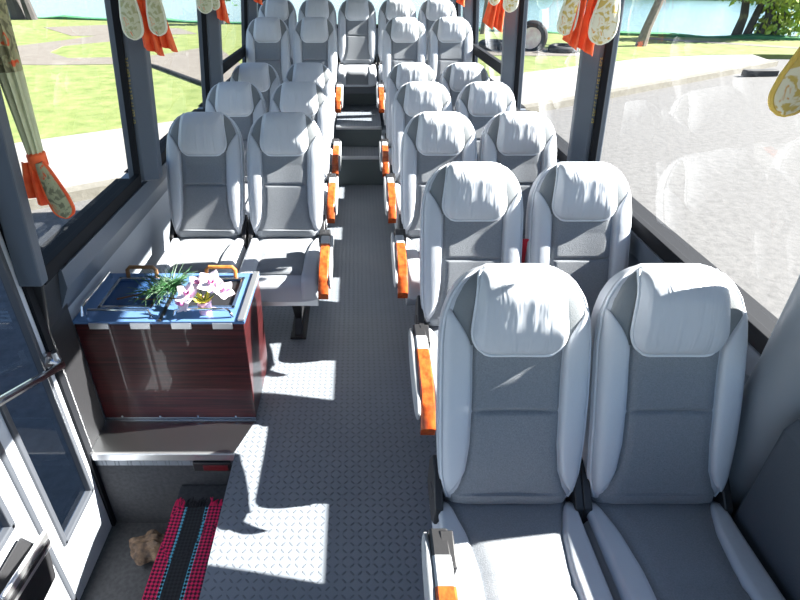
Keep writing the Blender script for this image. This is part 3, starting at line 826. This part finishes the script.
for v in bm.verts:
    n_ = Vector(v.co); k = 1 + .16 * sin(7 * n_.x + 3 * n_.y) + .12 * sin(11 * n_.y - 5 * n_.z) + random.uniform(-.05, .05)
    v.co = Vector((n_.x * .095 * k, n_.y * .07 * k, max(-.9, n_.z) * .032 * k + .031))
    v.co.z = max(0.001, v.co.z)
o = tag(obj('paper_wrapper', bm, 'brown_wrap', loc=(-.905, 1.455, -.47), angle=25), 'crumpled brown paper wrapper on the dark bottom step by the door', 'wrapper')

# ------------------------------------------------------------------ curtains
def lobe_bm(L, wd, th=.012, amp=0):
    """hanging loop of cloth: rounded at its lower end, narrow at the knot"""
    bm = B(); rings = []
    for i in range(25):
        t_ = i / 24
        ww = wd * (.35 + .65 * min(1, t_ * 1.6) ** .7)
        e = (1 - t_) * L
        if e < ww: ww *= sqrt(max(.02, 1 - (1 - e / wd) ** 2)) if e < wd else 1
        r = []
        for k in range(16):
            a_ = 2 * pi * k / 16; r.append((ww * cos(a_), th * sin(a_) * (1 + .2 * sin(6 * t_)) + amp * t_ * t_, -L * t_))
        rings.append(r)
    loft(bm, rings); return bm
def lobe_edge(L, wd, amp=0):
    pts = []
    for i in range(25):
        t_ = i / 24; ww = wd * (.35 + .65 * min(1, t_ * 1.6) ** .7); e = (1 - t_) * L
        if e < ww: ww *= sqrt(max(.02, 1 - (1 - e / wd) ** 2)) if e < wd else 1
        pts.append((ww, amp * t_ * t_, -L * t_))
    return [(-x, y, z_) for x, y, z_ in pts] + pts[::-1]
def tail_bm(L, wd):
    bm = B(); rings = []
    for i in range(13):
        t_ = i / 12; ww = wd * (.5 + .5 * t_)
        up_, dn = [], []
        for k in range(9):
            q = -1 + 2 * k / 8; yv = .012 * sin(q * 6 + 1) * (.4 + t_)
            up_.append((ww * q, yv + .003, -L * t_ - .02 * q * t_)); dn.append((ww * q, yv - .003, -L * t_ - .02 * q * t_))
        rings.append(up_ + dn[::-1])
    loft(bm, rings); return bm
def curtain(loc, rz, label, zk, lobes, tails, cloth='floral_cloth', edge='cloth_edge', width=.10, ztop=1.96):
    t = thing('window_curtain', label, 'curtain', loc, rz, 'tied curtains at the window posts')
    bm = B(); rings = []
    for i in range(15):
        z_ = ztop - (ztop - zk) * i / 14; q = 1 - i / 14; ww = width * (.35 + .65 * q)
        rings.append([(ww * cos(2 * pi * k / 40) * (1 + .12 * cos(10 * 2 * pi * k / 40)), .045 * (.5 + .5 * q) * sin(2 * pi * k / 40) * (1 + .3 * cos(10 * 2 * pi * k / 40)), z_) for k in range(40)])
    loft(bm, rings); obj('cloth', bm, cloth, t, angle=60)
    bm = B(); rings = []
    for z_, r in ((zk + .025, .8), (zk + .02, 1), (zk - .02, 1), (zk - .025, .8)): rings.append([(width * .48 * r * cos(2 * pi * k / 20), .036 * r * sin(2 * pi * k / 20), z_) for k in range(20)])
    loft(bm, rings); obj('tie_band', bm, 'orange_cloth', t)
    for (dx, dy, ang, L, wd) in lobes:
        o = obj('loop', lobe_bm(L, wd), cloth, t, loc=(dx, dy, zk)); o.rotation_euler = (0, ang, 0)
        bm = B(); tube(bm, lobe_edge(L, wd), .006, 6); obj('loop_edge', bm, edge, o)
    for (dx, dy, ang, L, wd) in tails:
        o = obj('ribbon_tail', tail_bm(L, wd), 'orange_cloth', t, loc=(dx, dy, zk)); o.rotation_euler = (0, ang, 0)
    return t
ZK = 1.70
# long one beside the door post, tied low
t = curtain((-1.01, 1.69, 0), 0, 'long olive floral curtain tied low with an orange band, beside the door post', 1.225, [(.02, -.03, radians(-12), .185, .034)], [(-.02, -.03, radians(6), .12, .034), (.01, -.02, radians(-6), .13, .028)], 'floral_olive', 'orange_cloth', .052)
for c in [x for x in COL.objects if x.parent == t and x.name.startswith('cloth')]:
    c.data.materials.append(M['pale_cloth'])
    for p in c.data.polygons:
        if p.center.z < 1.50: p.material_index = 1
LB = [(-.05, -.035, 0, .215, .040), (.055, -.03, 0, .20, .034)]
TL = [(-.01, -.01, radians(-4), .27, .04), (.035, 0, radians(-8), .26, .035)]
curtain((-.885, 2.56, 0), 0, 'cream floral curtain with orange ribbon tied at the post beside the seats behind the cabinet', ZK, LB, TL)
curtain((-.955, 4.10, 0), 0, 'tied cream curtain at the second post on the park side, before the sliding window', ZK, [(-.045, -.035, 0, .22, .05), (.02, -.03, 0, .20, .03)], [(.04, -.01, radians(-4), .27, .04)])
curtain((-.93, 5.74, 0), 0, 'tied cream curtain at the park-side rear corner post, farthest of that side', ZK, LB, [(.0, -.01, radians(-4), .25, .04)])
curtain((.985, 2.57, 0), 0, 'cream floral curtain with broad orange ribbon at the road-side post beside the third row', ZK, [(-.085, -.02, radians(4), .20, .035), (.055, -.035, 0, .235, .055)], [(-.045, -.015, radians(4), .245, .035), (.01, -.005, 0, .27, .04)], 'floral_gold')
curtain((.975, 4.05, 0), 0, 'tied cream curtain with hanging orange ribbon at the second road-side post', ZK, [(.035, -.03, 0, .21, .045), (-.07, -.02, 0, .17, .03)], [(-.05, -.01, radians(8), .30, .04), (-.01, 0, radians(2), .32, .035)], 'floral_gold')
curtain((.97, 5.72, 0), 0, 'tied cream curtain at the road-side rear corner post, farthest of that side', ZK, LB, [(.0, -.01, 0, .26, .04)], 'floral_gold')
curtain((1.02, 1.25, 0), 0, 'gold-edged cream curtain tied at the broad post beside the front window seat', 1.66, [(-.055, -.03, radians(10), .19, .045)], [(.0, 0, 0, .12, .03)], 'floral_gold', 'gold_edge', .07)

# ------------------------------------------------------------------ outdoors
ZG, ZRD = -.85, -.99
KD = Vector((.829, .559)); KN = Vector((-.559, .829)); K0 = Vector((0, 9.55))
def kp(a, b): q = K0 + KD * a + KN * b; return (q.x, q.y)
def slab(name, poly, z0, z1, m):
    bm = B(); prism(bm, poly, 'z', z0, z1); return struct(name, bm, m, smooth=False)
slab('road', [kp(-90, -.02), kp(16.2, -.02), kp(17.2, 1.2), (17, 19.9), (30, 17), (60, 10), (60, -60), kp(-90, -60)], ZRD - .2, ZRD, 'asphalt')
slab('kerb', [kp(-60, -.02), kp(16.2, -.02), kp(16.2, .22), kp(-60, .22)], ZRD - .2, ZG + .005, 'kerb_stone')
slab('sidewalk', [kp(-60, .22), kp(16.2, .22), kp(17.2, 1.2), kp(16, 1.9), kp(13.5, 2.8), kp(8, 3.1), kp(-7.5, 3.1), kp(-60, 3.1)], ZRD - .2, ZG, 'concrete')
LAKE = lambda x: 29.5 - .29 * x
lawn = [kp(-60, 3.1), kp(-7.5, 3.1), kp(8, 3.1), kp(13.5, 2.8), kp(16, 1.9), kp(17.2, 1.2), (17, 19.9), (30, 17), (60, 10), (60, LAKE(60)), (22, LAKE(22)), (0, LAKE(0)), (-20, LAKE(-20)), (-60, LAKE(-60))]
slab('lawn', lawn, ZG - .3, ZG + .01, 'lawn_grass')
slab('lake', [(-200, 12), (200, -30), (200, 260), (-200, 260)], -1.6, -1.25, 'lake_water')
bm = B(); rings = []
for k in range(60):
    x = -45 + 1.5 * k; y = LAKE(x); hgt = .13 + .06 * sin(k * 1.7) + .04 * sin(k * 3.1)
    rings.append([(x, y - .25, ZG - .4), (x, y - .2, ZG + hgt * .7), (x, y + .1, ZG + hgt), (x, y + .5, ZG + hgt * .5), (x, y + .7, ZG - .5)])
loft(bm, rings); tag(obj('grass', bm, 'bank'), 'dark green strip of bank plants along the water edge', 'bank plants', kind='stuff')
def gslab(name, pts, m, dz=.02): return slab(name, pts, ZG - .05, ZG + dz, m)
# dirt paths in the park (left of the bus)
gslab('path', [(-12.5, 17.9), (-9.2, 17.75), (-7.4, 17.9), (-6.5, 17.86), (-4.02, 14.75), (-3.4, 13.9), (-2.6, 15.5), (-5.2, 22.2), (-5.76, 21.7), (-6.6, 20.0), (-7.93, 19.4), (-9.43, 19.2), (-10.7, 20.6), (-11.0, 22.3), (-10.5, 23.0), (-9.2, 24.3), (-7.5, 25.2), (-9.4, 26.3), (-11.0, 26.2), (-11.9, 24.0), (-13.0, 21.9), (-15.5, 20.8)], 'dirt_path')
gslab('path', [(-15.3, 29.5), (-12.2, 25.7), (-9.4, 26.0), (-7.0, 26.5), (-8.5, 29.0), (-12.8, 30.8)], 'dirt_path', .018)
bm = B(); tube(bm, [(-6.6, 18.0, ZG + .03), (-5.83, 17.15, ZG + .04), (-4.6, 15.5, ZG + .04), (-3.4, 13.9, ZG + .04)], .06, 8); struct('kerb_edging', bm, 'tyre')
# dirt bed with old tyres (right of the bus)
gslab('path', [(4.6, 19.8), (6.6, 19.7), (8.4, 19.6), (8.0, 20.3), (7.2, 21.3), (6.2, 22.2), (4.4, 21.6)], 'dirt_path')
gslab('path', [(12.0, 24.6), (14.6, 22.6), (17, 20.8), (17.5, 21.2), (14.9, 23.2), (12.3, 25.1)], 'dirt_path', .017)
def tyre(loc, rot, R_, r_, label, face=False):
    t = thing('old_tyre', label, 'tyre', loc, rot[2], 'old tyres on the grass')
    bm = B(); pts = [(R_ * cos(2 * pi * k / 28), R_ * sin(2 * pi * k / 28), 0) for k in range(28)]
    tube(bm, pts, r_, 10, closed=True); mm = Matrix.Rotation(rot[0], 4, 'X')
    bmesh.ops.transform(bm, matrix=mm, verts=bm.verts); obj('carcass', bm, 'tyre', t)
    if face:
        bm = B(); bmesh.ops.create_cone(bm, cap_ends=True, segments=28, radius1=R_ - r_ * .4, radius2=R_ - r_ * .5, depth=.10); bmesh.ops.transform(bm, matrix=mm, verts=bm.verts); obj('disc', bm, 'tyre_face', t)
tyre((6.15, 21.0, ZG + .42), (pi / 2, 0, -.25), .45, .12, 'upright old tyre with a pale disc standing on the grass', True)
tyre((7.28, 20.75, ZG + .10), (.05, 0, 0), .40, .13, 'old tyre lying flat beside the upright tyre')
tyre((8.45, 20.5, ZG + .08), (.04, 0, 0), .42, .12, 'old tyre lying flat nearest the tree trunk')
tyre((5.0, 21.6, ZG + .13), (.05, 0, 0), .42, .14, 'old tyre lying behind the second road-side post')
bm = B(); box(bm, -.5, .5, -.12, .12, 0, .18); o = tag(obj('wheel_stop', bm, 'tyre', loc=(11.7, 16.75, ZRD), bevel=.03), 'black wheel stop block lying at the end of the kerb', 'kerb block'); o.rotation_euler = (0, 0, .1)
# trees
def leaves_bm(pts, n, r, size, droop=0):
    bm = B()
    for _ in range(n):
        c = random.choice(pts); p = Vector(c) + Vector((random.gauss(0, r), random.gauss(0, r), random.gauss(0, r * .7)))
        for _k in range(1):
            a_ = random.uniform(0, 2 * pi); d = Vector((cos(a_), sin(a_), random.uniform(-.8, .3) - droop)).normalized(); s_ = d.orthogonal().normalized()
            s_ = Matrix.Rotation(random.uniform(0, 2 * pi), 3, d) @ s_
            L = size * random.uniform(.6, 1.3); w_ = L * .3
            v = [bm.verts.new(q) for q in (p, p + d * L * .5 + s_ * w_, p + d * L, p + d * L * .5 - s_ * w_)]
            bm.faces.new(v)
    return bm
def tree(loc, label, trunk, pts, n, r, size, lm, bmat='bark', droop=0, seed=1):
    random.seed(seed)
    t = thing('park_tree', label, 'tree', loc, 0, 'trees by the lake')
    bm = B()
    for path, rad in trunk: tube(bm, path, rad, 9)
    obj('trunk', bm, bmat, t)
    obj('crown', leaves_bm(pts, n, r, size, droop), lm, t, smooth=False)
tree((10.75, 22.4, ZG), 'leaning grey tree trunk standing on the grass by the lake', [([(0, 0, -.1), (.08, 0, .6), (.35, 0, 1.8), (.6, .1, 3.2), (.9, .2, 4.8)], [.22, .17, .15, .13, .09]), ([(.45, 0, 2.2), (.0, -.1, 2.8), (-.5, -.3, 3.6)], [.09, .07, .03]), ([(.5, 0, 2.6), (1.1, .1, 3.1), (1.7, .1, 3.8)], [.08, .06, .03])],
     [(-.6, -.3, 3.3), (.1, 0, 3.8), (1.2, 0, 3.2), (1.7, 0, 3.9), (.8, .2, 4.8), (-.2, .3, 4.6), (.9, 0, 2.7)], 900, .5, .24, 'leaf_orange', seed=2)
for k, (x, y, sd, lb) in enumerate(((15.9, 25.1, 3, 'willow with dark trunks and drooping leaves, first of the pair at the water edge'), (16.8, 24.9, 4, 'yellow-green drooping willow nearest the front road-side window post'))):
    cl = []
    for j in range(26):
        a_ = random.uniform(0, 2 * pi); rr = random.uniform(.3, 1.5)
        for q in range(9): cl.append((rr * cos(a_) + .5, rr * sin(a_) * .7, 3.6 - .40 * q))
    cl = [c for c in cl if c[2] > 1.3 or (k and c[0] > .1)]
    tree((x, y, ZG), lb, [([(0, 0, -.3), (.1, 0, .8), (-.1, .1, 2), (.2, .2, 3.6)], [.22, .16, .13, .06]), ([(.5, .1, -.3), (.6, 0, .9), (.9, .1, 2.4), (1.2, .2, 3.4)], [.18, .14, .1, .05])], cl, 2600 if k else 1500, .16, .26, 'leaf_yellow' if k else 'leaf', 'bark_dark', .8, sd)
tree((-19.0, 34.4, ZG), 'dark double-trunk tree at the water edge on the park side', [([(0, 0, -.2), (-.1, 0, 1), (-.2, 0, 2.6), (-.4, 0, 4.5)], [.5, .38, .34, .2]), ([(.9, -.4, -.2), (.75, -.4, 1), (.5, -.4, 2.4), (.4, -.3, 4.2)], [.32, .24, .2, .12])],
     [(-.5, 0, 4.6), (.4, 0, 4.8), (-1.2, 0, 3.8), (-.9, 0, 2.6), (1, 0, 5)], 700, .5, .3, 'leaf_dark', 'bark_dark', seed=6)
tree((-6.9, 31.2, ZG), 'dark leafy shrub tree seen through the park-side sliding window', [([(0, 0, -.2), (.1, 0, .8), (.1, 0, 1.8)], [.12, .1, .05])], [(0, 0, 1.2), (.3, 0, 1.6), (-.3, 0, 1.8), (.2, 0, 2.2)], 500, .3, .24, 'leaf_dark', 'bark_dark', seed=8)
tree((5.6, 26.6, ZG), 'slim tree at the water edge between the two road-side posts', [([(0, 0, -.2), (.05, 0, 1.4), (.3, 0, 3)], [.12, .09, .05]), ([(.05, 0, 1.2), (-.4, 0, 2.6)], [.07, .03])], [(-.3, 0, 2.2), (.3, 0, 2.6), (.2, 0, 3.2), (-.5, 0, 2.9)], 600, .35, .22, 'leaf', seed=9)
# far green bank across the water
bm = B(); rings = []
for k in range(40):
    x = 14 + 2.2 * k; y = 66 - .28 * (x - 20); h = 1.3 + .5 * sin(k * 1.1) + .4 * sin(k * 2.7)
    rings.append([(x, y - .6, -1.5), (x, y - .3, -1.25 + .3 * h), (x, y + .8, -1.25 + h), (x, y + 3, -1.25 + h * 1.3), (x, y + 6, -1.5)])
loft(bm, rings); tag(obj('undergrowth', bm, 'leaf_dark'), 'green bank of undergrowth across the water', 'undergrowth', kind='stuff')
